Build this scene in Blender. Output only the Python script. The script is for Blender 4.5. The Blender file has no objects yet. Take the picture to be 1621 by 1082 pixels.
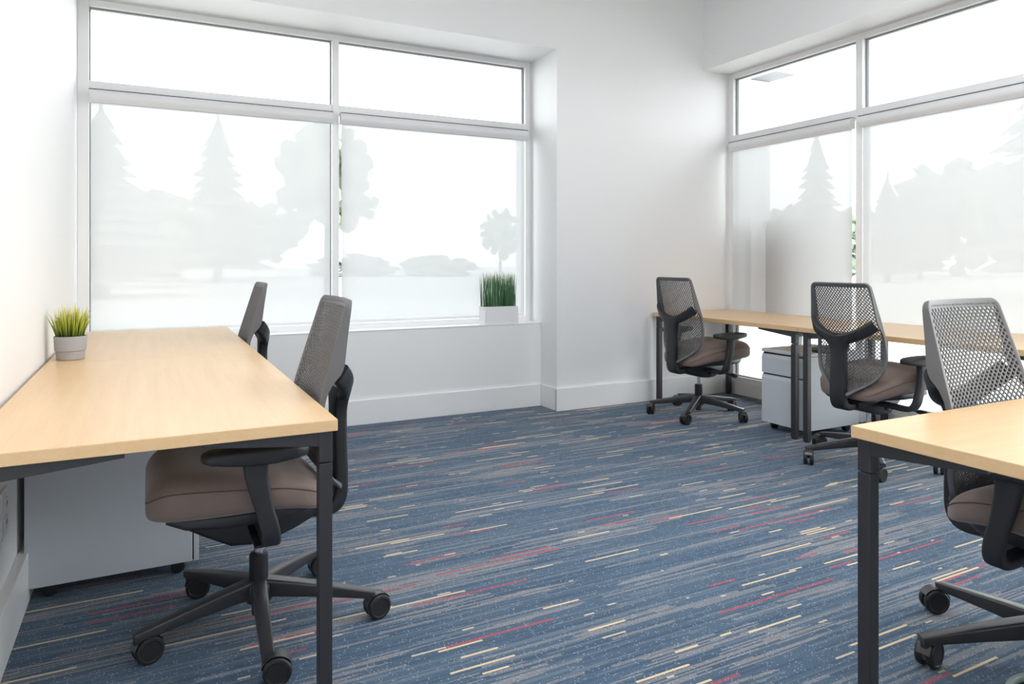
import bpy, bmesh, math, random
from mathutils import Vector, Matrix, noise as mnoise

C = bpy.context.scene.collection
SC = bpy.context.scene
PI = math.pi
R = math.radians

# ------------------------------------------------------------------ camera
CAM_H = 1.16
F_PX = 1119.0
YAW = math.atan(574.5 / 1119.0)
cam = bpy.data.cameras.new('camera')
cam.sensor_fit = 'HORIZONTAL'
cam.sensor_width = 36.0
cam.lens = 36.0 * F_PX / 1621.0
cam.shift_y = -(541.0 - 413.0) / 1621.0
cam.clip_start = 0.02
cam.clip_end = 400
cam_ob = bpy.data.objects.new('camera', cam)
cam_ob.location = (0, 0, CAM_H)
cam_ob.rotation_euler = (PI / 2, 0, -YAW)
C.objects.link(cam_ob)
SC.camera = cam_ob

# ------------------------------------------------------------------ world, exposure
SKY = 6.0
EXPOSURE = 0.29
FILL_W = 14.0  # power of each added fill lamp
w = bpy.data.worlds.new('overcast_sky')
SC.world = w
w.use_nodes = True
bg = w.node_tree.nodes['Background']
bg.inputs['Color'].default_value = (0.955, 0.98, 1.0, 1)
bg.inputs['Strength'].default_value = SKY

SC.view_settings.view_transform = 'Standard'
SC.view_settings.look = 'None'
SC.view_settings.gamma = 1.0
SC.view_settings.use_curve_mapping = False
SC.view_settings.exposure = EXPOSURE
SC.cycles.use_denoising = True
SC.cycles.max_bounces = 14
SC.cycles.diffuse_bounces = 8
SC.cycles.glossy_bounces = 4
SC.cycles.transmission_bounces = 8
SC.cycles.transparent_max_bounces = 24
SC.cycles.sample_clamp_indirect = 8.0
SC.cycles.caustics_reflective = False
SC.cycles.caustics_refractive = False

# ------------------------------------------------------------------ materials
def mat(name, color, rough=0.5, metallic=0.0, spec=0.5):
    m = bpy.data.materials.new(name)
    m.use_nodes = True
    b = m.node_tree.nodes['Principled BSDF']
    b.inputs['Base Color'].default_value = (*color, 1)
    b.inputs['Roughness'].default_value = rough
    b.inputs['Metallic'].default_value = metallic
    b.inputs['Specular IOR Level'].default_value = spec
    return m

class NT:
    """small helper around a node tree"""
    def __init__(s, m):
        s.t = m.node_tree
        s.b = s.t.nodes['Principled BSDF']
    def n(s, typ, **kw):
        x = s.t.nodes.new(typ)
        for k, v in kw.items():
            setattr(x, k, v)
        return x
    def put(s, sock, v):
        if isinstance(v, bpy.types.NodeSocket):
            s.t.links.new(v, sock)
        elif isinstance(v, (tuple, list)) and len(v) == 3 and sock.type == 'RGBA':
            sock.default_value = (*v, 1)
        else:
            sock.default_value = v
    def math(s, op, a, b=None, c=None):
        x = s.n('ShaderNodeMath', operation=op)
        s.put(x.inputs[0], a)
        if b is not None: s.put(x.inputs[1], b)
        if c is not None: s.put(x.inputs[2], c)
        return x.outputs[0]
    def comb(s, x, y, z):
        c = s.n('ShaderNodeCombineXYZ')
        s.put(c.inputs[0], x); s.put(c.inputs[1], y); s.put(c.inputs[2], z)
        return c.outputs[0]
    def coord(s, which='Object'):
        c = s.n('ShaderNodeTexCoord')
        sp = s.n('ShaderNodeSeparateXYZ')
        s.t.links.new(c.outputs[which], sp.inputs[0])
        return c.outputs[which], sp.outputs[0], sp.outputs[1], sp.outputs[2]
    def noise(s, vec, scale=1.0, detail=0.0, dims='3D', rough=0.5):
        x = s.n('ShaderNodeTexNoise', noise_dimensions=dims)
        s.put(x.inputs['Vector'], vec)
        x.inputs['Scale'].default_value = scale
        x.inputs['Detail'].default_value = detail
        x.inputs['Roughness'].default_value = rough
        return x.outputs['Fac']
    def mix(s, fac, a, b):
        x = s.n('ShaderNodeMix', data_type='RGBA')
        s.put(x.inputs[0], fac); s.put(x.inputs[6], a); s.put(x.inputs[7], b)
        return x.outputs[2]
    def bump(s, h, strength=0.2, dist=0.002):
        x = s.n('ShaderNodeBump')
        x.inputs['Strength'].default_value = strength
        x.inputs['Distance'].default_value = dist
        s.t.links.new(h, x.inputs['Height'])
        s.t.links.new(x.outputs[0], s.b.inputs['Normal'])
    def base(s, col):
        s.t.links.new(col, s.b.inputs['Base Color'])

M = {}

def paint(name, col, rough):
    m = mat(name, col, rough)
    k = NT(m)
    v, *_ = k.coord()
    k.bump(k.noise(v, 260, 2), 0.06, 0.001)
    return m

M['wall'] = paint('wall_paint', (0.83, 0.835, 0.84), 0.6)
M['ceiling'] = paint('ceiling_paint', (0.85, 0.85, 0.85), 0.8)
M['trim'] = paint('trim_paint', (0.84, 0.845, 0.85), 0.35)
M['frame'] = mat('window_frame_white', (0.88, 0.885, 0.89), 0.35)
M['gasket'] = mat('window_gasket', (0.26, 0.26, 0.265), 0.6)
M['black_metal'] = mat('leg_black_metal', (0.030, 0.029, 0.033), 0.42)
M['black_plastic'] = mat('chair_black_plastic', (0.018, 0.018, 0.021), 0.42)
M['base_plastic'] = mat('chair_base_plastic', (0.034, 0.034, 0.037), 0.3)
M['rubber'] = mat('caster_tread', (0.012, 0.012, 0.013), 0.5)
M['caster_hood'] = mat('caster_hood', (0.05, 0.05, 0.053), 0.3)
M['back_shell'] = mat('backrest_grey_plastic', (0.125, 0.125, 0.13), 0.45)
M['back_mesh'] = mat('backrest_grey_mesh', (0.135, 0.135, 0.14), 0.5)
M['arm_dark'] = mat('armrest_dark_grey', (0.022, 0.022, 0.026), 0.5)
M['chrome'] = mat('chrome', (0.8, 0.8, 0.82), 0.12, 1.0)
M['steel_paint'] = mat('pedestal_silver_paint', (0.56, 0.59, 0.63), 0.34)
M['steel_light'] = mat('pedestal_edge', (0.62, 0.63, 0.65), 0.35)
M['dark_gap'] = mat('dark_gap', (0.015, 0.015, 0.016), 0.7)  # near-black colour standing in for shade inside narrow gaps
M['planter_white'] = mat('planter_white_gloss', (0.85, 0.85, 0.86), 0.25)
M['pot_grey'] = mat('pot_grey_cement', (0.36, 0.355, 0.36), 0.75)
M['soil'] = mat('planter_soil', (0.035, 0.022, 0.014), 0.9)
M['outlet'] = mat('outlet_plastic', (0.80, 0.80, 0.78), 0.35)
M['cassette'] = mat('shade_cassette', (0.74, 0.745, 0.755), 0.45)
M['bark'] = mat('tree_bark', (0.08, 0.06, 0.045), 0.9)
M['conifer'] = mat('conifer_needles', (0.20, 0.23, 0.19), 0.8)
M['leaves'] = mat('tree_leaves', (0.22, 0.26, 0.19), 0.8)
M['pavement'] = mat('pavement', (0.46, 0.46, 0.45), 0.85)
M['siding'] = mat('white_siding', (0.75, 0.76, 0.77), 0.6)
M['soffit'] = mat('soffit_grey', (0.25, 0.25, 0.26), 0.6)
M['cabinet_grey'] = mat('utility_cabinet_paint', (0.10, 0.105, 0.11), 0.6)
M['bin'] = mat('bin_black_plastic', (0.02, 0.028, 0.027), 0.3)
M['bin_rim'] = mat('bin_rim_grey', (0.22, 0.27, 0.27), 0.3)

# grass blades: green root to yellow tip (the blade's own colour, by its UV height)
def blade_mat(name, c0, c1, c2, rough=0.5):
    m = mat(name, c0, rough)
    k = NT(m)
    uv = k.n('ShaderNodeUVMap')
    sp = k.n('ShaderNodeSeparateXYZ')
    k.t.links.new(uv.outputs[0], sp.inputs[0])
    r = k.n('ShaderNodeValToRGB')
    k.t.links.new(sp.outputs[1], r.inputs[0])
    e = r.color_ramp.elements
    e[0].position = 0.1; e[0].color = (*c0, 1)
    e[1].position = 1.0; e[1].color = (*c2, 1)
    x = e.new(0.6); x.color = (*c1, 1)
    k.base(r.outputs[0])
    return m
M['tuft'] = blade_mat('tuft_blades', (0.035, 0.085, 0.014), (0.36, 0.42, 0.035), (0.80, 0.72, 0.22))
M['reed'] = blade_mat('reed_blades', (0.07, 0.19, 0.08), (0.12, 0.26, 0.13), (0.24, 0.34, 0.18))

# maple laminate
def maple():
    m = mat('maple_laminate', (0.7, 0.48, 0.28), 0.33, spec=0.5)
    k = NT(m)
    v, x, y, z = k.coord()
    g = k.noise(k.comb(k.math('MULTIPLY', x, 1.6), k.math('MULTIPLY', y, 26.0), k.math('MULTIPLY', z, 60.0)), 1.0, 4, rough=0.6)
    g2 = k.noise(k.comb(k.math('MULTIPLY', x, 6.0), k.math('MULTIPLY', y, 140.0), k.math('MULTIPLY', z, 200.0)), 1.0, 2)
    f = k.math('ADD', k.math('MULTIPLY', g, 0.7), k.math('MULTIPLY', g2, 0.3))
    r = k.n('ShaderNodeMapRange')
    k.put(r.inputs[0], f); r.inputs[1].default_value = 0.32; r.inputs[2].default_value = 0.68
    k.base(k.mix(r.outputs[0], (0.70, 0.455, 0.235), (0.765, 0.53, 0.300)))
    return m
M['maple'] = maple()

# brown seat fabric
def fabric(name, c0, c1, sc):
    m = mat(name, c0, 0.85, spec=0.3)
    k = NT(m)
    v, x, y, z = k.coord()
    n = k.noise(v, sc, 3)
    k.base(k.mix(n, c0, c1))
    k.bump(k.noise(v, sc * 2.0, 1), 0.35, 0.001)
    k.b.inputs['Sheen Weight'].default_value = 0.35
    k.b.inputs['Sheen Roughness'].default_value = 0.4
    return m
M['seat'] = fabric('seat_brown_fabric', (0.150, 0.108, 0.092), (0.235, 0.176, 0.152), 420)
M['piping'] = mat('seat_seam', (0.09, 0.065, 0.056), 0.85)

# striped blue carpet, stripes run along X
def carpet():
    m = mat('striped_blue_carpet', (0.05, 0.09, 0.17), 0.95, spec=0.15)
    k = NT(m)
    v, x, y, z = k.coord()
    def row(width, off=0.0):
        return k.math('FLOOR', k.math('DIVIDE', k.math('ADD', y, off), width))
    def dash(width, off, freq, seed, lo):
        r = row(width, off)
        n = k.noise(k.comb(k.math('MULTIPLY', x, freq), k.math('MULTIPLY', r, 7.317), seed), 1.0, 0)
        return k.math('GREATER_THAN', n, lo)
    # base navy with a fleck
    fleck = k.noise(v, 320, 2, rough=0.7)
    mott = k.noise(v, 90, 2)
    fr = k.n('ShaderNodeMapRange'); k.put(fr.inputs[0], fleck); fr.inputs[1].default_value = 0.38; fr.inputs[2].default_value = 0.66
    base = k.mix(fr.outputs[0], (0.032, 0.066, 0.116), (0.108, 0.168, 0.240))
    # hairlines, lighter and darker
    hair = dash(0.0065, 0.0, 1.5, 3.1, 0.59)
    base = k.mix(k.math('MULTIPLY', hair, 0.5), base, (0.17, 0.20, 0.24))
    hair2 = dash(0.008, 0.002, 1.2, 13.1, 0.60)
    base = k.mix(k.math('MULTIPLY', hair2, 0.55), base, (0.030, 0.064, 0.115))
    # taupe bands: dash rows gated by a broad patch noise, so they come in clusters
    patch = k.noise(k.comb(k.math('MULTIPLY', x, 0.9), k.math('MULTIPLY', y, 8.0), 5.0), 1.0, 1)
    gate = k.math('GREATER_THAN', patch, 0.555)
    tau = dash(0.0062, 0.0, 1.7, 21.7, 0.50)
    tauf = k.math('MULTIPLY', gate, tau)
    weave = k.math('GREATER_THAN', k.noise(v, 260, 0), 0.36)
    base = k.mix(k.math('MULTIPLY', k.math('MULTIPLY', tauf, weave), 0.8), base, (0.265, 0.25, 0.255))
    tau2 = dash(0.012, 0.004, 1.0, 41.3, 0.69)
    base = k.mix(k.math('MULTIPLY', k.math('MULTIPLY', tau2, weave), 0.75), base, (0.24, 0.24, 0.255))
    # rose-red dashes and cream dashes
    red = dash(0.0115, 0.003, 1.35, 77.9, 0.768)
    base = k.mix(k.math('MULTIPLY', red, 0.85), base, (0.38, 0.08, 0.11))
    cream = dash(0.0085, 0.0, 1.75, 55.1, 0.752)
    base = k.mix(k.math('MULTIPLY', cream, 0.9), base, (0.74, 0.58, 0.36))
    crumb = dash(0.0075, 0.002, 7.0, 91.3, 0.815)
    base = k.mix(k.math('MULTIPLY', crumb, 0.85), base, (0.66, 0.56, 0.42))
    # pale specks
    vor = k.n('ShaderNodeTexVoronoi', voronoi_dimensions='2D')
    k.put(vor.inputs['Vector'], v); vor.inputs['Scale'].default_value = 75
    spk = k.math('LESS_THAN', vor.outputs['Distance'], 0.15)
    sel = k.math('GREATER_THAN', k.noise(v, 37, 0), 0.54)
    base = k.mix(k.math('MULTIPLY', k.math('MULTIPLY', spk, sel), 0.7), base, (0.40, 0.45, 0.52))
    k.base(base)
    k.bump(k.math('ADD', fleck, k.math('MULTIPLY', mott, 0.6)), 0.5, 0.003)
    k.b.inputs['Sheen Weight'].default_value = 0.1
    k.b.inputs['Sheen Roughness'].default_value = 0.5
    return m
M['carpet'] = carpet()

# roller shade: open-weave screen cloth, part see-through, part diffusing
def screen_cloth():
    m = bpy.data.materials.new('screen_shade_cloth')
    m.use_nodes = True
    t = m.node_tree
    t.nodes.clear()
    out = t.nodes.new('ShaderNodeOutputMaterial')
    tr = t.nodes.new('ShaderNodeBsdfTransparent')
    tl = t.nodes.new('ShaderNodeBsdfTranslucent'); tl.inputs['Color'].default_value = (0.185, 0.188, 0.19, 1)
    df = t.nodes.new('ShaderNodeBsdfDiffuse'); df.inputs['Color'].default_value = (0.42, 0.42, 0.42, 1)
    ad = t.nodes.new('ShaderNodeAddShader')
    mx = t.nodes.new('ShaderNodeMixShader'); mx.inputs[0].default_value = 0.955
    t.links.new(tl.outputs[0], ad.inputs[0]); t.links.new(df.outputs[0], ad.inputs[1])
    t.links.new(tr.outputs[0], mx.inputs[1]); t.links.new(ad.outputs[0], mx.inputs[2])
    t.links.new(mx.outputs[0], out.inputs[0])
    return m
M['shade'] = screen_cloth()

def glass():
    m = bpy.data.materials.new('window_glass')
    m.use_nodes = True
    t = m.node_tree
    t.nodes.clear()
    out = t.nodes.new('ShaderNodeOutputMaterial')
    tr = t.nodes.new('ShaderNodeBsdfTransparent'); tr.inputs[0].default_value = (0.97, 0.985, 0.98, 1)
    gl = t.nodes.new('ShaderNodeBsdfGlossy'); gl.inputs['Roughness'].default_value = 0.0
    fr = t.nodes.new('ShaderNodeFresnel'); fr.inputs[0].default_value = 1.25
    mx = t.nodes.new('ShaderNodeMixShader')
    t.links.new(fr.outputs[0], mx.inputs[0]); t.links.new(tr.outputs[0], mx.inputs[1]); t.links.new(gl.outputs[0], mx.inputs[2])
    t.links.new(mx.outputs[0], out.inputs[0])
    return m
M['glass'] = glass()

def emissive(name, col, s):
    m = mat(name, (0.9, 0.9, 0.9), 0.5)
    b = m.node_tree.nodes['Principled BSDF']
    b.inputs['Emission Color'].default_value = (*col, 1)
    b.inputs['Emission Strength'].default_value = s
    return m
M['fill_diffuser'] = emissive('fill_diffuser', (1.0, 0.98, 0.95), 3.0)  # glowing face of the added, unseen fill lamps

# ------------------------------------------------------------------ mesh helpers
def obj(name, bm, m, parent=None, smooth=False, angle=None):
    bmesh.ops.recalc_face_normals(bm, faces=bm.faces)
    me = bpy.data.meshes.new(name)
    bm.to_mesh(me); bm.free()
    for x in (m if isinstance(m, (list, tuple)) else [m]):
        me.materials.append(x)
    if smooth:
        me.shade_smooth()
        if angle is not None:
            me.set_sharp_from_angle(angle=R(angle))
    o = bpy.data.objects.new(name, me)
    C.objects.link(o)
    if parent is not None:
        o.parent = parent
    return o

def thing(name, label, cat, loc=(0, 0, 0), rz=0.0, group=None):
    o = bpy.data.objects.new(name, None)
    o.empty_display_size = 0.1
    C.objects.link(o)
    o.location = loc
    o.rotation_euler = (0, 0, rz)
    tag(o, label, cat, group)
    return o

def tag(o, label, cat, group=None, kind=None):
    o['label'] = label; o['category'] = cat
    if group: o['group'] = group
    if kind: o['kind'] = kind
    return o

def struct(o):
    o['kind'] = 'structure'
    return o

def box(bm, x0, x1, y0, y1, z0, z1, bev=0.0, seg=2, mi=0):
    b = bmesh.new()
    bmesh.ops.create_cube(b, size=1.0)
    for v in b.verts:
        v.co = Vector((x0 + (v.co.x + .5) * (x1 - x0), y0 + (v.co.y + .5) * (y1 - y0), z0 + (v.co.z + .5) * (z1 - z0)))
    if bev > 0:
        bmesh.ops.bevel(b, geom=b.edges[:], offset=bev, segments=seg, profile=0.6, affect='EDGES')
    for f in b.faces: f.material_index = mi
    merge(bm, b)

def merge(bm, b, mtx=None):
    if mtx is not None:
        bmesh.ops.transform(b, matrix=mtx, verts=b.verts)
    me = bpy.data.meshes.new('tmp')
    b.to_mesh(me); b.free()
    bm.from_mesh(me)
    bpy.data.meshes.remove(me)

def prism(bm, poly, axis, a, b, bev=0.0):
    """extrude 2-D polygon along axis ('x','y','z') from a to b"""
    t = bmesh.new()
    def pt(p, s):
        return {'x': (s, p[0], p[1]), 'y': (p[0], s, p[1]), 'z': (p[0], p[1], s)}[axis]
    A = [t.verts.new(pt(p, a)) for p in poly]
    B = [t.verts.new(pt(p, b)) for p in poly]
    t.faces.new(A); t.faces.new(B[::-1])
    n = len(poly)
    for i in range(n):
        t.faces.new((A[i], A[(i + 1) % n], B[(i + 1) % n], B[i]))
    bmesh.ops.recalc_face_normals(t, faces=t.faces)
    if bev > 0:
        bmesh.ops.bevel(t, geom=t.edges[:], offset=bev, segments=2, profile=0.6, affect='EDGES')
    merge(bm, t)

def lathe(bm, prof, n=24, cap=True, mtx=None):
    """profile (r,z) turned about z"""
    t = bmesh.new()
    rings = []
    for r, z in prof:
        rings.append([t.verts.new((r * math.cos(2 * PI * k / n), r * math.sin(2 * PI * k / n), z)) for k in range(n)])
    for a, b in zip(rings, rings[1:]):
        for k in range(n):
            t.faces.new((a[k], a[(k + 1) % n], b[(k + 1) % n], b[k]))
    if cap:
        t.faces.new(rings[0][::-1]); t.faces.new(rings[-1])
    merge(bm, t, mtx)

def loft(bm, rings, cap=True, closed=False):
    t = bmesh.new()
    V = [[t.verts.new(p) for p in r] for r in rings]
    n = len(V[0])
    seq = list(zip(V, V[1:])) + ([(V[-1], V[0])] if closed else [])
    for a, b in seq:
        for k in range(n):
            t.faces.new((a[k], a[(k + 1) % n], b[(k + 1) % n], b[k]))
    if cap and not closed:
        t.faces.new(V[0][::-1]); t.faces.new(V[-1])
    merge(bm, t)

def rrect(hw, hh, r, k=3):
    """rounded rectangle outline in 2-D"""
    r = min(r, hw * .98, hh * .98)
    P = []
    for cx, cy, a0 in ((hw - r, hh - r, 0), (-hw + r, hh - r, 90), (-hw + r, -hh + r, 180), (hw - r, -hh + r, 270)):
        for i in range(k + 1):
            a = R(a0 + 90 * i / k)
            P.append((cx + r * math.cos(a), cy + r * math.sin(a)))
    return P

def sweep(bm, pts, sizes, up=Vector((0, 0, 1)), rad=0.3, side=None):
    """rounded-rect section (half width across side, half height across normal) along pts"""
    pts = [Vector(p) for p in pts]
    rings = []
    for i, p in enumerate(pts):
        d = (pts[min(i + 1, len(pts) - 1)] - pts[max(i - 1, 0)]).normalized()
        if side is not None:
            s = Vector(side); s = (s - d * s.dot(d)).normalized()
        else:
            s = up.cross(d).normalized()
        nrm = d.cross(s).normalized()
        hw, hh = sizes[i] if isinstance(sizes, list) else sizes
        rings.append([p + s * a + nrm * b for a, b in rrect(hw, hh, min(hw, hh) * rad * 2)])
    loft(bm, rings)

def catmull(P, n):
    """resample a list of tuples smoothly"""
    out = []
    m = len(P) - 1
    for i in range(m):
        p0, p1, p2, p3 = P[max(i - 1, 0)], P[i], P[i + 1], P[min(i + 2, m)]
        for k in range(n):
            t = k / n
            out.append(tuple(0.5 * (2 * b + (c - a) * t + (2 * a - 5 * b + 4 * c - d) * t * t + (3 * b - a - 3 * c + d) * t ** 3)
                             for a, b, c, d in zip(p0, p1, p2, p3)))
    out.append(tuple(P[-1]))
    return out

def interp(tab, x):
    for a, b in zip(tab, tab[1:]):
        if a[0] <= x <= b[0]:
            t = (x - a[0]) / (b[0] - a[0])
            return tuple(p + (q - p) * t for p, q in zip(a[1:], b[1:]))
    return tab[0][1:] if x < tab[0][0] else tab[-1][1:]

def copy_tree(o, parent=None):
    c = o.copy(); C.objects.link(c)
    if parent is not None: c.parent = parent
    for ch in list(o.children):
        copy_tree(ch, c)
    return c

# ------------------------------------------------------------------ room shell
WL = -0.395      # left wall
YA = 4.71        # main face of the back wall (pier and header)
YS = 4.96        # low wall under the wide window
YF = 5.15        # window frame plane of the wide window
XP = 2.81        # pier edge
XH = 4.281       # header face of the wall with the second window
XF = 4.60        # frame plane of the second window
XC = 4.557       # kerb face under the second window
ZC = 3.62        # ceiling
YB = -3.0        # wall behind the camera
SILL = 0.66
HEAD = 2.80
HEADB = 2.812

bm = bmesh.new(); box(bm, WL - .2, XF + .25, YB - .2, YF + .25, -0.12, 0.0)
struct(obj('floor', bm, M['carpet']))
bm = bmesh.new(); box(bm, WL - .2, XF + .25, YB - .2, YF + .25, ZC, ZC + .15)
struct(obj('ceiling', bm, M['ceiling']))
bm = bmesh.new(); box(bm, WL - .2, WL, YB - .2, YF + .25, 0, ZC)
struct(obj('wall_left', bm, M['wall']))
bm = bmesh.new(); box(bm, WL, XF + .25, YB - .2, YB, 0, ZC)
struct(obj('wall_front', bm, M['wall']))
bm = bmesh.new()
box(bm, WL, XP, YS, YF + .25, 0, SILL)
box(bm, WL, XP, YA, YF + .25, HEAD, ZC)
box(bm, XP, XF + .25, YA, YF + .25, 0, ZC)
struct(obj('wall_back', bm, M['wall']))
YE = -1.6        # where the second window ends, behind the camera
bm = bmesh.new()
box(bm, XH, XF + .25, YB, YA, HEADB, ZC)
box(bm, XC, XF + .25, YE, YA, 0, 0.113, 0.004)
box(bm, XH, XF + .25, YB, YE, 0, HEADB)
struct(obj('wall_right', bm, M['wall']))

BBH = 0.175
def baseboard(name, x0, x1, y0, y1):
    b = bmesh.new(); box(b, x0, x1, y0, y1, 0, BBH, 0.004)
    return struct(obj(name, b, M['trim']))
baseboard('baseboard_left', WL, WL + .032, YB, YS)
bm = bmesh.new()
box(bm, WL + .032, XP - .012, YS - .018, YS, 0, BBH, 0.004)
box(bm, XP - .014, XP, YA - .016, YS - .018, 0, BBH, 0.004)
box(bm, XP - .014, XC, YA - .018, YA, 0, BBH, 0.004)
struct(obj('baseboard_back', bm, M['trim']))

# window sill board on the low wall
bm = bmesh.new(); box(bm, WL, XP, YS - .004, YF, SILL, SILL + .006, 0.002)
struct(obj('trim_1', bm, M['trim']))

# ------------------------------------------------------------------ windows
def window_A():
    b = bmesh.new()
    y0, y1 = YF - .005, YF + .09
    z0, z1 = SILL + .006, HEAD
    FR = 0.042
    box(b, WL, WL + .06, y0, y1, z0, z1, .003)
    box(b, XP - .045, XP, y0, y1, z0, z1, .003)
    box(b, WL + .06, XP - .045, y0, y1, z0, z0 + .04, .003)
    box(b, WL + .06, XP - .045, y0, y1, z1 - .04, z1, .003)
    w = struct(obj('window_1', b, M['frame']))
    b = bmesh.new(); box(b, 1.178, 1.228, y0 - .004, y1, z0 + .04, z1 - .04, .003)
    obj('mullion', b, M['frame'], w)
    spans = ((WL + .06, 1.178), (1.228, XP - .045))
    b = bmesh.new()
    for a, c in spans: box(b, a, c, y0, y1, 2.232, 2.292, .003)
    obj('transom_bar', b, M['frame'], w)
    for a, c in spans:
        for z_lo, z_hi in ((z0 + .04, 2.232), (2.292, z1 - .04)):
            b = bmesh.new()
            g = .007
            for q in ((a, a + g, z_lo, z_hi), (c - g, c, z_lo, z_hi), (a + g, c - g, z_lo, z_lo + g), (a + g, c - g, z_hi - g, z_hi)):
                box(b, q[0], q[1], YF + .03, YF + .06, q[2], q[3])
            gk = obj('gasket', b, M['gasket'], w)
            b = bmesh.new(); box(b, a + g, c - g, YF + .04, YF + .046, z_lo + g, z_hi - g)
            obj('pane', b, M['glass'], gk)
    return w, spans
win_a, spans_a = window_A()

MULL_B = [3.42, 1.95, 0.48, -0.99]
def window_B():
    b = bmesh.new()
    x0, x1 = XF - .005, XF + .09
    z0, z1 = 0.113, HEADB
    box(b, x0, x1, YA - .042, YA, z0, z1, .003)
    box(b, x0, x1, YE, YE + .042, z0, z1, .003)
    box(b, x0, x1, YE + .042, YA - .042, z0, z0 + .035, .003)
    box(b, x0, x1, YE + .042, YA - .042, z1 - .04, z1, .003)
    w = struct(obj('window_2', b, M['frame']))
    for y in MULL_B:
        b = bmesh.new(); box(b, x0 - .004, x1, y - .027, y + .027, z0 + .035, z1 - .04, .003)
        obj('mullion', b, M['frame'], w)
    ys = [YA - .042] + MULL_B + [YE + .042]
    spans = []
    for k in range(len(ys) - 1):
        a = ys[k + 1] + (.027 if k < len(ys) - 2 else 0)
        c = ys[k] - (.027 if k else 0)
        spans.append((a, c))
    b = bmesh.new()
    for a, c in spans: box(b, x0, x1, a, c, 2.205, 2.268, .003)
    obj('transom_bar', b, M['frame'], w)
    for a, c in spans:
        for z_lo, z_hi in ((z0 + .035, 2.205), (2.268, z1 - .04)):
            b = bmesh.new()
            g = .007
            for q in ((a, a + g, z_lo, z_hi), (c - g, c, z_lo, z_hi), (a + g, c - g, z_lo, z_lo + g), (a + g, c - g, z_hi - g, z_hi)):
                box(b, XF + .03, XF + .06, q[0], q[1], q[2], q[3])
            gk = obj('gasket', b, M['gasket'], w)
            b = bmesh.new(); box(b, XF + .04, XF + .046, a + g, c - g, z_lo + g, z_hi - g)
            obj('pane', b, M['glass'], gk)
    return w, spans
win_b, spans_b = window_B()

def portal(name, loc, rot, sx, sy):
    l = bpy.data.lights.new(name, 'AREA')
    l.shape = 'RECTANGLE'; l.size = sx; l.size_y = sy
    l.cycles.is_portal = True
    o = bpy.data.objects.new(name, l); C.objects.link(o)
    o.location = loc; o.rotation_euler = rot
portal('window_portal', ((WL + XP) / 2, YF + .1, (SILL + HEAD) / 2), (-PI / 2, 0, 0), XP - WL, HEAD - SILL)
portal('window_portal', (XF + .1, (YE + YA) / 2, (.113 + HEADB) / 2), (0, PI / 2, 0), HEADB - .113, YA - YE)

# ------------------------------------------------------------------ roller shades
def roller_shade(axis, a, c, plane, ztop, zbot, label):
    """axis 'x': hangs in the wide window, 'y': in the second one"""
    t = thing('roller_shade', label, 'roller shade', group='roller shades in the window frames')
    def B(b, u0, u1, d0, d1, z0, z1, bev=0.0):
        # d measured from the frame plane into the room
        if axis == 'x': box(b, u0, u1, plane - d1, plane - d0, z0, z1, bev)
        else: box(b, plane - d1, plane - d0, u0, u1, z0, z1, bev)
    b = bmesh.new()
    n = 10
    prof = [(0.002, ztop - .004), (0.05, ztop - .004)] + [(0.05 + 0.012 * math.sin(PI * k / n), ztop - .012 - .064 * k / n) for k in range(n + 1)] + [(0.046, ztop - .082), (0.002, ztop - .082)]
    if axis == 'x': prism(b, [(plane - d, z) for d, z in prof], 'x', a + .004, c - .004)
    else: prism(b, [(plane - d, z) for d, z in prof], 'y', a + .004, c - .004)
    obj('cassette', b, M['cassette'], t, smooth=True, angle=30)
    b = bmesh.new()
    B(b, a + .002, c - .002, 0.002, .054, ztop - .004, ztop - .0005)
    obj('gap_shade_strip', b, M['dark_gap'], t)  # dark strip painting the shade in the gap above the cassette
    for u0, u1 in ((a + .0005, a + .004), (c - .004, c - .0005)):
        b = bmesh.new()
        B(b, u0, u1, .004, .056, ztop - .085, ztop - .004)
        obj('end_cap', b, M['cassette'], t)
    b = bmesh.new()
    u0, u1, z0, z1 = a + .012, c - .022, zbot + .016, ztop - .06      # a single woven sheet
    q = plane - .025
    b.faces.new([b.verts.new((u, q, z) if axis == 'x' else (q, u, z)) for u, z in ((u0, z0), (u1, z0), (u1, z1), (u0, z1))])
    cl = obj('cloth', b, M['shade'], t)
    b = bmesh.new()
    B(b, a + .012, c - .022, .018, .032, zbot, zbot + .02, .003)
    obj('hem_bar', b, M['frame'], t)
    return t

roller_shade('x', WL + .06, 1.178, YF - .006, 2.232, SILL + .05, 'pale screen roller shade in the wide window behind the desk with the grass tuft')
roller_shade('x', 1.228, XP - .045, YF - .006, 2.232, SILL + .05, 'pale screen roller shade behind the white planter of green reeds')
labB = ['pale screen roller shade in the narrow pane beside the room corner',
        'pale screen roller shade in the side window, behind the chair by the paired desk legs']
for k, (a, c) in enumerate(spans_b[:2]):
    roller_shade('y', a, c, XF - .006, 2.205, .69, labB[k])

# ------------------------------------------------------------------ outside
bm = bmesh.new(); box(bm, -80, 120, YF + .25, 140, -.35, -.15); box(bm, XF + .25, 120, -80, YF + .25, -.35, -.15)
struct(obj('ground', bm, M['pavement']))

def exterior_wing():
    b = bmesh.new()
    y0 = 5.55
    box(b, XF + .25, 5.98, y0, 8.5, -.15, 3.1)
    for k in range(20):
        z = -.1 + k * .16
        box(b, XF + .25, 5.985, y0 - .012, y0, z + .012, z + .155)
    o = struct(obj('wall_exterior', b, M['siding']))
    b = bmesh.new(); box(b, XF + .25, 6.0, y0 - .35, 8.6, 3.1, 3.32)
    struct(obj('trim_2', b, M['soffit']))
exterior_wing()

def unpix(px, d):
    """ground point at forward distance d in the direction of column px"""
    l = (px - 810.5) / F_PX * d
    s, c = math.sin(YAW), math.cos(YAW)
    return d * s + l * c, d * c - l * s

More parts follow.
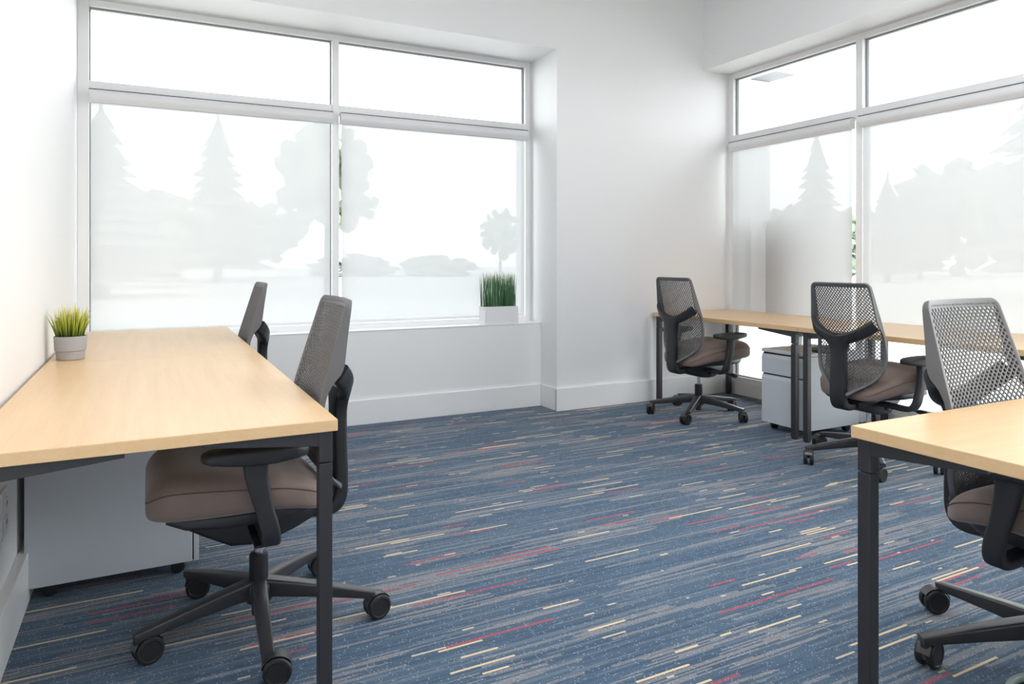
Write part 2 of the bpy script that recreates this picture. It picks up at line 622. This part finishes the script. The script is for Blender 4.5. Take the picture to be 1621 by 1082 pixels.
rng = random.Random(5)
def conifer(px, d, htop, wid, label):
    x, y = unpix(px, d)
    t = thing('conifer_tree', label, 'tree', (x, y, -.15), rng.uniform(0, 6), 'conifers beyond the windows')
    b = bmesh.new(); lathe(b, [(wid * .045, 0), (wid * .035, htop * .5), (0.02, htop * .96)], 8)
    obj('trunk', b, M['bark'], t)
    b = bmesh.new()
    tiers = 15
    for k in range(tiers):
        f = k / (tiers - 1)
        z = htop * (.1 + .86 * f)
        r = wid * .5 * (1 - f) ** .8 * rng.uniform(.8, 1.1) + .12
        n = 22
        v0 = b.verts.new((0, 0, z + htop * .10))
        ring = []
        for i in range(n):
            a = 2 * PI * i / n
            rr = r * (rng.uniform(.85, 1.15) if i % 2 == 0 else rng.uniform(.4, .6))
            ring.append(b.verts.new((rr * math.cos(a), rr * math.sin(a), z - (rr / r) * htop * .025 + rng.uniform(-.1, .1))))
        v1 = b.verts.new((0, 0, z - htop * .015))
        for i in range(n):
            b.faces.new((v0, ring[i], ring[(i + 1) % n]))
            b.faces.new((v1, ring[(i + 1) % n], ring[i]))
    obj('foliage', b, M['conifer'], t)
    return t

def leafy(px, d, zlo, zhi, wid, label, trunk=True, name='leafy_tree', cat='tree', group='leafy trees beyond the windows'):
    x, y = unpix(px, d)
    t = thing(name, label, cat, (x, y, -.15), rng.uniform(0, 6), group)
    if trunk:
        b = bmesh.new(); lathe(b, [(wid * .04, 0), (wid * .03, zlo + .3 * (zhi - zlo)), (wid * .01, zhi * .8)], 8)
        obj('trunk', b, M['bark'], t)
    b = bmesh.new()
    zc, hh = (zlo + zhi) / 2, (zhi - zlo) / 2
    for k in range(110):
        while True:
            p = Vector((rng.uniform(-1, 1), rng.uniform(-1, 1), rng.uniform(-1, 1)))
            if p.length < 1: break
        rad = rng.uniform(.09, .24)
        p *= (1 - rad)
        q = bmesh.new()
        bmesh.ops.create_icosphere(q, subdivisions=1, radius=1.0)
        for v in q.verts:
            nz = mnoise.noise(v.co * 3.1 + Vector((k, k, k)))
            v.co *= 1 + .5 * nz
        mt = Matrix.Translation((p.x * wid / 2, p.y * wid / 2, zc + p.z * hh)) @ Matrix.Diagonal((rad * wid / 2, rad * wid / 2, rad * hh * 1.1, 1))
        merge(b, q, mt)
    obj('foliage', b, M['leaves'], t)
    return t

conifer(160, 26, 7.0, 6.4, 'broad spruce nearest the wide window, seen through its shade above the tufted pot')
conifer(345, 45, 10.6, 7.0, 'pointed conifer standing between the broad spruce and the round leafy tree')
leafy(240, 36, 0.3, 5.0, 7.5, 'low broad leafy tree at the foot of the broad spruce', trunk=False)
leafy(400, 55, 0.3, 6.3, 9.6, 'low broad leafy tree at the foot of the pointed conifer', trunk=False)
leafy(520, 30, 2.2, 7.3, 4.9, 'round-headed leafy tree on a bare trunk behind the window mullion')
leafy(792, 60, 1.2, 6.0, 3.8, 'small distant leafy tree directly behind the white reed planter')
for px, wd, lb in ((560, 9.0, 'low far shrub bank between the round leafy tree and the planter'), (690, 8.0, 'low far shrub bank beside the planter of reeds')):
    leafy(px, 62, -.6, 2.0, wd, lb, trunk=False, name='shrub', cat='shrub', group='far shrubs beyond the wide window')
conifer(1293, 40, 8.6, 4.2, 'slender conifer seen through the narrow pane by the room corner')
leafy(1250, 50, -.1, 5.9, 6.0, 'leafy tree beside the white exterior wing', trunk=False)
leafy(1345, 58, -.1, 6.3, 6.0, 'leafy tree hidden partly behind the side window mullion', trunk=False)
conifer(1405, 44, 6.6, 4.2, 'short conifer just past the side window mullion')
conifer(1455, 51, 6.9, 4.0, 'narrow short conifer in the middle of the far treeline')
leafy(1530, 62, -.3, 11.0, 13.2, 'big rounded tree rising along the far treeline', trunk=False)
conifer(1690, 24, 11.5, 6.4, 'large near spruce whose branches enter at the frame edge')

# utility box on a post just outside the second window; it shades the cloth from behind
t = thing('utility_box', 'grey utility box on a post outside, a soft dark blur behind the narrow pane shade', 'utility box', (4.99, 4.27, -.15))
b = bmesh.new(); box(b, -.125, .17, -.29, .29, .80, 1.62, .02)
obj('body', b, M['cabinet_grey'], t)
b = bmesh.new(); box(b, -.05, .05, -.05, .05, 0, .80, .004)
obj('post', b, M['siding'], t)
b = bmesh.new(); box(b, -.135, .19, -.31, .31, 1.62, 1.66, .01)
obj('lid', b, M['cabinet_grey'], t)

# ------------------------------------------------------------------ unseen fill lamps, added above the frame to brighten the room
def added_fill_lamp(x, y, label):
    t = thing('added_fill_lamp', label, 'fill lamp', (x, y, ZC), 0, 'added fill lamps above the office')
    b = bmesh.new()
    for q in ((-.32, .32, -.32, -.29), (-.32, .32, .29, .32), (-.32, -.29, -.29, .29), (.29, .32, -.29, .29)):
        box(b, *q, -.03, 0)
    obj('housing', b, M['frame'], t)
    b = bmesh.new(); box(b, -.29, .29, -.29, .29, -.018, -.012)
    obj('diffuser', b, M['fill_diffuser'], t)
    l = bpy.data.lights.new('fill_light', 'AREA'); l.shape = 'SQUARE'; l.size = .58
    l.energy = FILL_W; l.color = (0.97, 0.985, 1.0)
    lo = bpy.data.objects.new('fill_light', l); C.objects.link(lo)
    lo.parent = t; lo.location = (0, 0, -.022)
for i, x in enumerate((.75, 2.9)):
    for j, y in enumerate((-1.9, 0.1, 2.1)):
        added_fill_lamp(x, y, 'unseen added fill lamp, %s from the wide window, on the %s' % (('third', 'second', 'first')[j], ('left wall side', 'side window side')[i]))

# ------------------------------------------------------------------ desks
DT, TH = 0.735, 0.031
def desk(label, x0, x1, y0, y1, grain='x', inset=.010):
    """legs at the four corners, each with a two-armed tapered bracket under the top"""
    cx, cy = (x0 + x1) / 2, (y0 + y1) / 2
    t = thing('desk', label, 'desk', (cx, cy, 0), 0, 'maple topped desks')
    hx, hy = (x1 - x0) / 2, (y1 - y0) / 2
    b = bmesh.new()
    if grain == 'x':
        box(b, -hx, hx, -hy, hy, DT - TH, DT, .0025)
        top = obj('desktop', b, M['maple'], t)
    else:
        box(b, -hy, hy, -hx, hx, DT - TH, DT, .0025)
        top = obj('desktop', b, M['maple'], t)
        top.rotation_euler = (0, 0, PI / 2)
    L = .036
    zt = DT - TH - .0005
    for sx in (-1, 1):
        for sy in (-1, 1):
            lx, ly = sx * (hx - .012 - L / 2), sy * (hy - inset - L / 2)
            b = bmesh.new()
            box(b, lx - L / 2, lx + L / 2, ly - L / 2, ly + L / 2, .012, .618, .003)
            leg = obj('leg', b, M['black_metal'], t)
            b = bmesh.new(); box(b, lx - .015, lx + .015, ly - .015, ly + .015, 0, .012, .002)
            obj('glide', b, M['rubber'], leg)
            b = bmesh.new()
            box(b, lx - L / 2, lx + L / 2, ly - L / 2, ly + L / 2, .620, zt, .003)
            A0, A1 = L / 2 - .004, .30
            for ax, sgn in (('x', -sx), ('y', -sy)):
                if ax == 'x':
                    prism(b, [(lx + sgn * A0, zt), (lx + sgn * A0, .664), (lx + sgn * A1, zt - .012), (lx + sgn * A1, zt)], 'y', ly - .016, ly + .016, .002)
                else:
                    prism(b, [(ly + sgn * A0, zt), (ly + sgn * A0, .664), (ly + sgn * A1, zt - .012), (ly + sgn * A1, zt)], 'x', lx - .016, lx + .016, .002)
            obj('bracket', b, M['black_metal'], leg)
    return t

desk('maple desk along the plain wall nearest the viewer, holding the grass tuft pot', -.382, .452, 1.905, 3.484, 'y')
desk('maple desk along the plain wall pushed under the wide window', -.382, .452, 3.486, 4.955 - .012, 'y')
desk('maple desk in the corner between the pier and the side window', 3.722, 4.545, 3.217, 4.688, 'y', .028)
desk('maple desk under the side window, next along from the corner desk', 3.722, 4.545, 1.65, 3.213, 'y', .028)
desk('maple desk corner cut off by the frame, with a chair tucked under it', 1.618, 3.20, .42, 1.229, 'x')

# ------------------------------------------------------------------ pedestals
def pedestal(label, x, y, rz, z_top, W=.175, D=.54):
    """front faces local -x; origin mid front, depth +x .55, width .34"""
    t = thing('drawer_pedestal', label, 'drawer pedestal', (x, y, 0), rz, 'silver mobile drawer pedestals')
    b = bmesh.new(); box(b, .022, D, -W, W, .05, z_top - .025, .003)
    obj('body', b, M['steel_paint'], t)
    b = bmesh.new(); box(b, -.002, D, -W, W, z_top - .023, z_top, .004)
    obj('top', b, M['steel_light'], t)
    b = bmesh.new(); box(b, .014, .024, -W + .004, W - .004, .055, z_top - .026)
    obj('shadow_gap', b, M['dark_gap'], t)
    hz = z_top - .03
    zmid = .05 + (hz - .05) * .70
    for z0, z1 in ((zmid + .005, hz - .004), (.05, zmid - .004)):
        b = bmesh.new()
        # drawer front with a scooped finger pull along its upper edge
        prism(b, [(0, z0), (.018, z0), (.018, z1), (.010, z1), (.004, z1 - .012), (0, z1 - .026)], 'y', -W, W, .0015)
        d = obj('drawer', b, M['steel_paint'], t)
        b = bmesh.new(); box(b, .006, .016, -W + .01, W - .01, z1 - .0005, z1 + .0035)
        obj('finger_pull', b, M['dark_gap'], d)
    for cx in (.07, D - .07):
        for cy in (-W + .05, W - .05):
            b = bmesh.new()
            rot = Matrix.Translation((cx, cy, .024)) @ Matrix.Rotation(PI / 2, 4, 'X')
            lathe(b, [(.014, -.017), (.024, -.015), (.024, -.004), (.018, -.003), (.018, .003), (.024, .004), (.024, .015), (.014, .017)], 16, True, rot)
            box(b, cx - .012, cx + .012, cy - .019, cy + .019, .034, .05)
            obj('caster', b, M['rubber'], t, smooth=True, angle=35)
    return t
# under the corner desks: front towards the chairs (-X)
pedestal('silver drawer pedestal between the two chairs facing the side window', 3.80, 3.40, 0, .556, .19, .51)
# under the desks along the plain wall: front towards +X
pedestal('silver drawer pedestal under the nearest desk, its plain side panel turned to the viewer', .165, 3.045, PI, .64)
pedestal('silver drawer pedestal half hidden behind the one under the nearest desk', .272, 3.665, PI, .64)

# ------------------------------------------------------------------ task chair (faces +X, origin on the floor under the column)
#            z      f(edge)  half width   rim depth
BACK = [(0.415, -0.240, 0.045, .014),
        (0.440, -0.214, 0.088, .014),
        (0.470, -0.190, 0.132, .014),
        (0.500, -0.172, 0.168, .014),
        (0.535, -0.157, 0.196, .014),
        (0.580, -0.147, 0.211, .014),
        (0.640, -0.142, 0.217, .014),
        (0.700, -0.145, 0.216, .014),
        (0.750, -0.155, 0.214, .014),
        (0.790, -0.167, 0.211, .022),
        (0.820, -0.176, 0.209, .037),
        (0.850, -0.185, 0.206, .040),
        (0.890, -0.197, 0.202, .034),
        (0.940, -0.212, 0.197, .026),
        (1.000, -0.230, 0.191, .018),
        (1.040, -0.242, 0.186, .012)]
BK = catmull(BACK, 6)
CONC = 0.020
def back_pt(u, z):
    f, w, dp = interp(BK, z)
    return Vector((f - CONC * (1 - u * u), u * w, z))
def back_nrm(u, z):
    e = .004
    a = back_pt(u, min(z + e, 1.04)) - back_pt(u, max(z - e, .415))
    b = back_pt(u + .02, z) - back_pt(u - .02, z)
    n = a.cross(b).normalized()
    return n if n.x > 0 else -n       # towards the sitter

def make_chair():
    t = thing('office_chair', 'x', 'office chair', group='mesh back office chairs')
    BPp, BBs = M['black_plastic'], M['base_plastic']
    # --- star base
    b = bmesh.new()
    lathe(b, [(.020, .035), (.022, .037), (.022, .078), (.040, .080), (.046, .100), (.046, .132), (.036, .148), (.028, .150)], 24)
    for k in range(5):
        a = 2 * PI * k / 5
        ca, sa = math.cos(a), math.sin(a)
        pts, szs = [], []
        for q in range(9):
            f = q / 8
            r = .025 + (.362 - .025) * f
            ztop = .150 - .056 * f ** 1.15
            h = .056 * (1 - f) + .024 * f
            pts.append((r * ca, r * sa, ztop - h / 2)); szs.append((.0245 - .008 * f, h / 2))
        sweep(b, pts, szs, rad=.16)
        lathe(b, [(.0135, .062), (.0135, .088)], 12, True, Matrix.Translation((.350 * ca, .350 * sa, 0)))
    base = obj('star_base', b, BBs, t, smooth=True, angle=38)
    # --- casters (sub-parts of the base)
    def caster_bm():
        c = bmesh.new()
        rot = Matrix.Translation((.026, 0, .039)) @ Matrix.Rotation(PI / 2, 4, 'X')
        for s in (-1, 1):
            pr = [(.010, .006), (.037, .006), (.039, .009), (.039, .022), (.036, .026), (.030, .027), (.028, .0245), (.010, .0245)]
            lathe(c, [(r, z * s) for r, z in pr], 24, True, rot)
        n0 = len(c.faces)
        # hood arching over the wheels
        t2 = bmesh.new()
        prev = None
        rings = []
        for q in range(9):
            a = R(30 + 140 * q / 8)
            ring = []
            for rr, yy in ((.043, -.021), (.043, .021), (.036, .021), (.036, -.021)):
                ring.append(Vector((.026 + rr * math.cos(a), yy * .32 if rr < .04 else yy * .9, .039 + rr * math.sin(a))))
            rings.append(ring)
        loft(c, rings)
        lathe(c, [(.011, .03), (.011, .092)], 12, True)
        c.faces.ensure_lookup_table()
        for i in range(n0, len(c.faces)): c.faces[i].material_index = 1
        return c
    caster0 = None
    for k in range(5):
        a = 2 * PI * k / 5
        if caster0 is None:
            caster0 = obj('caster', caster_bm(), [M['rubber'], M['caster_hood']], base, smooth=True, angle=35)
            o = caster0
        else:
            o = caster0.copy(); C.objects.link(o); o.parent = base
        o.location = (.350 * math.cos(a), .350 * math.sin(a), 0)
        o.rotation_euler = (0, 0, 0)
    # --- gas column
    b = bmesh.new(); lathe(b, [(.027, .145), (.029, .150), (.029, .226), (.024, .232), (.016, .233)], 20)
    col = obj('gas_column', b, BPp, t, smooth=True, angle=35)
    b = bmesh.new(); lathe(b, [(.0145, .225), (.0145, .300)], 16)
    obj('piston', b, M['chrome'], col, smooth=True, angle=35)
    # --- mechanism under the seat
    b = bmesh.new()
    rings = []
    for f, hw, z0, z1 in ((-.16, .055, .330, .372), (-.10, .075, .312, .385), (-.04, .085, .294, .392), (.03, .085, .286, .396), (.09, .080, .290, .398), (.16, .07, .325, .40), (.21, .06, .352, .40)):
        rings.append([Vector((f, p, (z0 + z1) / 2 + q)) for p, q in rrect(hw, (z1 - z0) / 2, .014)])
    loft(b, rings)
    mech = obj('seat_mechanism', b, BPp, t, smooth=True, angle=40)
    b = bmesh.new(); lathe(b, [(.012, -.004), (.016, 0), (.016, .006), (.006, .008)], 16, True, Matrix.Translation((.045, -.087, .325)) @ Matrix.Rotation(PI / 2, 4, 'X'))
    obj('pivot_cap', b, BBs, mech, smooth=True, angle=35)
    b = bmesh.new()
    sweep(b, [(.05, -.07, .335), (.075, -.14, .338), (.095, -.215, .330), (.102, -.235, .327)], [(.010, .007), (.010, .006), (.009, .006), (.009, .006)])
    sweep(b, [(.104, -.225, .326), (.106, -.245, .325), (.108, -.272, .322), (.108, -.282, .321)], [(.012, .009), (.017, .013), (.017, .013), (.012, .009)], rad=.45)
    obj('tilt_lever', b, BPp, mech, smooth=True, angle=40)
    b = bmesh.new()
    sweep(b, [(.03, .07, .345), (.03, .20, .347), (.032, .25, .342)], [(.014, .005), (.016, .005), (.012, .004)])
    obj('height_paddle', b, BPp, mech, smooth=True, angle=40)
    # --- seat: cushion lofted from front to back
    #        f      half w   top    bottom
    SEAT = [(-.206, .120, .425, .398), (-.199, .148, .442, .388), (-.175, .182, .470, .388), (-.13, .218, .505, .400), (-.05, .246, .537, .418),
            (.03, .256, .551, .424), (.11, .257, .563, .424), (.19, .254, .571, .425), (.245, .247, .572, .426), (.280, .236, .563, .428), (.305, .220, .543, .433), (.318, .198, .522, .442), (.322, .170, .505, .455)]
    SK = catmull(SEAT, 3)
    b = bmesh.new()
    rings = []
    for f, hw, zt, zb in SK:
        ring = []
        zc, hh = (zt + zb) / 2, (zt - zb) / 2
        for k in range(40):
            a = 2 * PI * k / 40
            ca, sa = math.cos(a), math.sin(a)
            yy = hw * math.copysign(abs(ca) ** .40, ca)
            zz = zc + hh * math.copysign(abs(sa) ** (.72 if sa > 0 else .5), sa)
            if sa > 0: zz -= .010 * (1 - abs(yy / hw) ** 2)      # dished middle
            ring.append(Vector((f, yy, zz)))
        rings.append(ring)
    loft(b, rings)
    seat = obj('seat', b, M['seat'], t, smooth=True, angle=60)
    # stitched seam round the cushion
    b = bmesh.new()
    loop = []
    for f, hw, zt, zb in SK[2:-2]:
        loop.append((f, hw, zb + (zt - zb) * .66))
    path = [Vector((f, h * 1.0 - .0005, z)) for f, h, z in loop] + [Vector((f, -h + .0005, z)) for f, h, z in reversed(loop)]
    rings = []
    n = len(path)
    for i, p in enumerate(path):
        d = (path[(i + 1) % n] - path[i - 1]).normalized()
        s = Vector((0, 0, 1)).cross(d).normalized()
        up = d.cross(s)
        rings.append([p + s * .0018 * math.cos(a) + up * .0018 * math.sin(a) for a in (0, PI / 3, 2 * PI / 3, PI, 4 * PI / 3, 5 * PI / 3)])
    loft(b, rings, closed=True)
    obj('seam', b, M['piping'], seat, smooth=True)
    # plastic seat pan
    b = bmesh.new()
    rings = []
    for f, hw, zt, zb in ((-.14, .15, .43, .392), (-.09, .20, .436, .396), (.0, .222, .436, .396), (.12, .222, .436, .396), (.22, .205, .438, .402), (.27, .17, .44, .415)):
        rings.append([Vector((f, p, (zt + zb) / 2 + q)) for p, q in rrect(hw, (zt - zb) / 2, .012)])
    loft(b, rings)
    obj('seat_pan', b, BPp, t, smooth=True, angle=40)
    # --- armrests
    for s in (-1, 1):
        b = bmesh.new()
        rings = []
        for f, hw, z0, z1 in ((-.098, .018, .612, .630), (-.092, .032, .605, .635), (-.06, .042, .600, .638), (.0, .046, .594, .640), (.06, .046, .594, .641), (.12, .044, .600, .640), (.165, .038, .606, .637), (.182, .026, .611, .633), (.187, .012, .616, .629)):
            rings.append([Vector((f, s * .285 + p, (z0 + z1) / 2 + q)) for p, q in rrect(hw, (z1 - z0) / 2, .011)])
        loft(b, rings)
        arm = obj('armrest', b, M['arm_dark'], t, smooth=True, angle=50)
        b = bmesh.new()
        pts = [(.046, s * .288, .600), (.044, s * .289, .560), (.032, s * .291, .500), (.014, s * .290, .430), (.004, s * .283, .385), (.0, s * .262, .358), (.0, s * .225, .350), (.0, s * .15, .352), (.0, s * .07, .355)]
        pts = catmull(pts, 3)
        szs = []
        for i in range(len(pts)):
            f = i / (len(pts) - 1)
            hw = (.042 if f < .04 else .034 - .010 * min(1, (f - .04) / .3)) if f < .34 else .026
            szs.append((hw, .016 if f < .6 else .014))
        sweep(b, pts, szs, side=(1, 0, 0), rad=.3)
        obj('arm_post', b, M['arm_dark'], arm, smooth=True, angle=45)
    # --- backrest: grey rim
    b = bmesh.new()
    zs = [r[0] for r in BK]
    path = []                      # (u, z) going up one side, over the top, down the other
    NZ = 34
    for i in range(NZ + 1):
        z = .415 + (1.012 - .415) * i / NZ
        path.append((1.0, z))
    for i in range(1, 9):          # rounded top corner
        a = PI / 2 * i / 8
        path.append((1.0 - .15 * (1 - math.cos(a)), 1.012 + .028 * math.sin(a)))
    for i in range(1, 12):
        path.append((.85 - 1.70 * i / 12, 1.040))
    left = [(-u, z) for u, z in path[:NZ + 9]][::-1]
    path += left
    for i in range(1, 6):
        path.append((-1 + 2 * i / 6, .415))
    rings = []
    n = len(path)
    P3 = [back_pt(u, z) for u, z in path]
    N3 = [back_nrm(max(-1, min(1, u)), z) for u, z in path]
    for i in range(n):
        p, nr = P3[i], N3[i]
        d = (P3[(i + 1) % n] - P3[i - 1]).normalized()
        inn = nr.cross(d).normalized()
        ctr = Vector((p.x, 0, .72))
        if inn.dot(ctr - p) < 0: inn = -inn
        dp = interp(BK, path[i][1])[2]
        wd = .017
        # section: front lip, inner edge, rear edge
        sec = [p + nr * .003, p + inn * .006 + nr * .005, p + inn * wd + nr * .002, p + inn * wd - nr * .008, p + inn * .008 - nr * dp, p + inn * .001 - nr * dp, p - inn * .001 - nr * .004]
        rings.append(sec)
    loft(b, rings, closed=True)
    rim = obj('backrest_frame', b, M['back_shell'], t, smooth=True, angle=45)
    # --- perforated back: real holes in a diamond lattice
    b = bmesh.new()
    NC = 20                        # columns
    pu = 2.0 / NC
    pz = .0205
    zlo, zhi = .425, 1.030
    NR = int((zhi - zlo) / (pz / 2))
    vd = {}
    def V(i, j):
        if (i, j) not in vd:
            u = max(-.985, min(.985, -1 + i * pu / 2))
            z = max(zlo, min(zhi, zlo + j * pz / 2))
            vd[(i, j)] = b.verts.new(back_pt(u, z))
        return vd[(i, j)]
    for i in range(1, 2 * NC):
        for j in range(1, NR):
            if (i + j) % 2: continue
            u = -1 + i * pu / 2; z = zlo + j * pz / 2
            ks = [(i - 1, j), (i, j - 1), (i + 1, j), (i, j + 1)]
            O = [V(*q) for q in ks]
            f_, w_, d_ = interp(BK, z)
            edge = (1 - abs(u)) * w_
            hs = .74
            if edge < .014 or z > 1.016:
                try: b.faces.new(O)
                except ValueError: pass
                continue
            In = []
            for (ii, jj) in ks:
                uu = u + (-1 + ii * pu / 2 - u) * hs; zz = z + (zlo + jj * pz / 2 - z) * hs
                In.append(b.verts.new(back_pt(uu, max(zlo, min(zhi, zz)))))
            # blunt the hole: octagon would be heavier; keep the diamond
            for q in range(4):
                b.faces.new((O[q], O[(q + 1) % 4], In[(q + 1) % 4], In[q]))
    me_o = obj('backrest_mesh', b, M['back_mesh'], t, smooth=True, angle=40)
    md = me_o.modifiers.new('thickness', 'SOLIDIFY'); md.thickness = .004; md.offset = 0
    # --- dark Y yoke: two arms to the rim and the spine down under the seat
    b = bmesh.new()
    sp = catmull([(-.256, 0, .748), (-.256, 0, .725), (-.252, 0, .66), (-.253, 0, .55), (-.256, 0, .45), (-.253, 0, .385), (-.234, 0, .352), (-.195, 0, .344), (-.12, 0, .350)], 4)
    szs = []
    for i in range(len(sp)):
        f = i / (len(sp) - 1)
        zz = sp[i][2]
        szs.append((.046 + .044 * max(0, min(1, (zz - .655) / .085)) ** 1.8, .0225 if f < .7 else .0225 - .006 * (f - .7) / .3))
    sweep(b, sp, szs, side=(0, 1, 0), rad=.25)
    spine = obj('back_spine', b, BPp, t, smooth=True, angle=45)
    for s in (-1, 1):
        b = bmesh.new()
        pts = catmull([(-.256, s * .010, .726), (-.258, s * .060, .735), (-.252, s * .115, .756), (-.235, s * .165, .786), (-.213, s * .193, .813)], 4)
        n_ = len(pts)
        szs = [(.029 + .004 * i / (n_ - 1), .020 - .004 * i / (n_ - 1)) for i in range(n_)]
        sweep(b, pts, szs, side=(-.3, 0, 1), rad=.3)
        obj('yoke_arm', b, BPp, spine, smooth=True, angle=45)
    return t

def set_chair(t, label, x, y, rz, base_deg, casters):
    t['label'] = label
    t.location = (x, y, 0)
    t.rotation_euler = (0, 0, rz)
    for ch in t.children:
        if ch.name.startswith('star_base'):
            loc = R(base_deg) - rz
            ch.rotation_euler = (0, 0, loc)
            for k, c in enumerate(sorted(ch.children, key=lambda o: math.atan2(o.location.y, o.location.x) % (2 * PI))):
                c.rotation_euler = (0, 0, R(casters[k % len(casters)]) - R(base_deg))

chair = make_chair()
CH = [('grey mesh back office chair tucked under the nearest desk, brown seat facing the plain wall', .312, 2.381, PI, 50.2, (5, 355, 20, 350, 10)),
      ('grey mesh back office chair by the wide window, mostly hidden behind the desk', .313, 4.17, PI, 18, (30, 60, 10, 0, 90)),
      ('brown seated office chair in the room corner beside the pier', 3.698, 4.113, 0, 0.3, (200, 170, 220, 185, 240)),
      ('brown seated office chair by the paired desk legs, facing the side window', 3.69, 2.687, 0, 10.5, (200, 170, 220, 185, 210)),
      ('grey mesh back office chair tucked under the cut-off desk, seen from the front', 2.275, 1.088, -PI / 2, 7.7, (20, 150, 10, 350, 30))]
chairs = [chair]
for k in range(1, len(CH)):
    chairs.append(copy_tree(chair))
for t, a in zip(chairs, CH):
    set_chair(t, *a)

# ------------------------------------------------------------------ plants
def blades(bm, n, place, seed, width, nseg=4):
    r = random.Random(seed)
    uvl = bm.loops.layers.uv.verify()
    for k in range(n):
        base, tip, bend = place(r, k)
        base, tip = Vector(base), Vector(tip)
        ax = (tip - base)
        side = ax.cross(Vector((r.uniform(-1, 1), r.uniform(-1, 1), .1))).normalized()
        w0 = width * r.uniform(.8, 1.2)
        nrm = ax.cross(side).normalized()
        rows = []
        for q in range(nseg + 1):
            f = q / nseg
            p = base.lerp(tip, f) + Vector(bend) * (f * f)
            ww = w0 * (1 - f ** 2.2) + w0 * .06
            rows.append([bm.verts.new(p - side * ww), bm.verts.new(p + nrm * ww * .5), bm.verts.new(p + side * ww)])
        for q in range(nseg):
            for e in range(2):
                f = bm.faces.new((rows[q][e], rows[q][e + 1], rows[q + 1][e + 1], rows[q + 1][e]))
                vv = (q / nseg, q / nseg, (q + 1) / nseg, (q + 1) / nseg)
                for l, v_ in zip(f.loops, vv): l[uvl].uv = (e, v_)

# grey pot with a yellow-green grass tuft on the desk
t = thing('potted_grass', 'small round grey pot of yellow-tipped grass standing on the nearest desk', 'potted plant', (-.303, 3.60, DT + .0005))
b = bmesh.new()
lathe(b, [(.050, 0), (.053, .002), (.0555, .036), (.0595, .040), (.0625, .098), (.0615, .101), (.0575, .101), (.056, .088), (.001, .088)], 32)
obj('pot', b, M['pot_grey'], t, smooth=True, angle=35)
b = bmesh.new()
def tuft(r, k):
    a = r.uniform(0, 2 * PI); d = .048 * math.sqrt(r.random())
    lean = r.uniform(.2, 1.0) * d / .048
    h = r.uniform(.08, .165) * (1.02 - .25 * lean)
    bx, by = d * math.cos(a), d * math.sin(a)
    return (bx, by, .087), (bx + math.cos(a) * lean * .035, by + math.sin(a) * lean * .035, .087 + h), (math.cos(a) * .018 * lean, math.sin(a) * .018 * lean, -.006 * lean)
blades(b, 190, tuft, 3, .0036)
g = obj('grass', b, M['tuft'], t); g['kind'] = 'stuff'

# white box planter with upright reeds on the sill
t = thing('reed_planter', 'white rectangular planter of upright green reeds on the window sill', 'potted plant', (2.462, 5.025, SILL + .0065))
b = bmesh.new()
LX, LY, LH = .144, .060, .138
box(b, -LX, LX, -LY, -LY + .006, 0, LH, .0015); box(b, -LX, LX, LY - .006, LY, 0, LH, .0015)
box(b, -LX, -LX + .006, -LY + .006, LY - .006, 0, LH, .0015); box(b, LX - .006, LX, -LY + .006, LY - .006, 0, LH, .0015)
box(b, -LX + .006, LX - .006, -LY + .006, LY - .006, 0, .01)
obj('planter_box', b, M['planter_white'], t)
b = bmesh.new(); box(b, -LX + .006, LX - .006, -LY + .006, LY - .006, LH - .02, LH - .008)
obj('soil', b, M['soil'], t)
b = bmesh.new()
def reed(r, k):
    x, y = r.uniform(-LX + .01, LX - .01), r.uniform(-LY + .01, LY - .01)
    h = r.uniform(.22, .29)
    return (x, y, LH - .012), (max(-LX, min(LX, x + r.uniform(-.02, .02))), y + r.uniform(-.012, .012), LH - .012 + h), (r.uniform(-.01, .01), 0, 0)
blades(b, 330, reed, 8, .0030)
g = obj('reeds', b, M['reed'], t); g['kind'] = 'stuff'

# ------------------------------------------------------------------ small things
t = thing('wall_outlet', 'white electrical outlet plate low on the plain wall beside the nearest desk', 'wall outlet', (WL, 2.60, .40))
b = bmesh.new(); box(b, 0.0005, .009, -.052, .052, -.072, .072, .004)
obj('plate', b, M['outlet'], t)
for z in (-.028, .028):
    b = bmesh.new(); box(b, .009, .012, -.020, .020, z - .018, z + .018, .003)
    so = obj('socket', b, M['outlet'], t)
    b = bmesh.new()
    for yy in (-.008, .008): box(b, .0115, .0126, yy - .0015, yy + .0015, z - .006, z + .008)
    obj('slot', b, M['dark_gap'], so)

# bin whose rim just reaches into the frame
t = thing('waste_bin', 'round dark plastic bin whose rim just enters at the frame corner under the cut-off desk', 'waste bin', (1.785, .80, 0))
b = bmesh.new()
lathe(b, [(.095, 0), (.100, .003), (.122, .188), (.118, .188), (.098, .008), (.002, .008)], 40)
obj('body', b, M['bin'], t, smooth=True, angle=40)
b = bmesh.new()
lathe(b, [(.119, .184), (.127, .184), (.130, .190), (.130, .197), (.127, .200), (.119, .200), (.117, .196), (.117, .187), (.119, .184)], 40, False)
obj('rim', b, M['bin_rim'], t, smooth=True, angle=40)
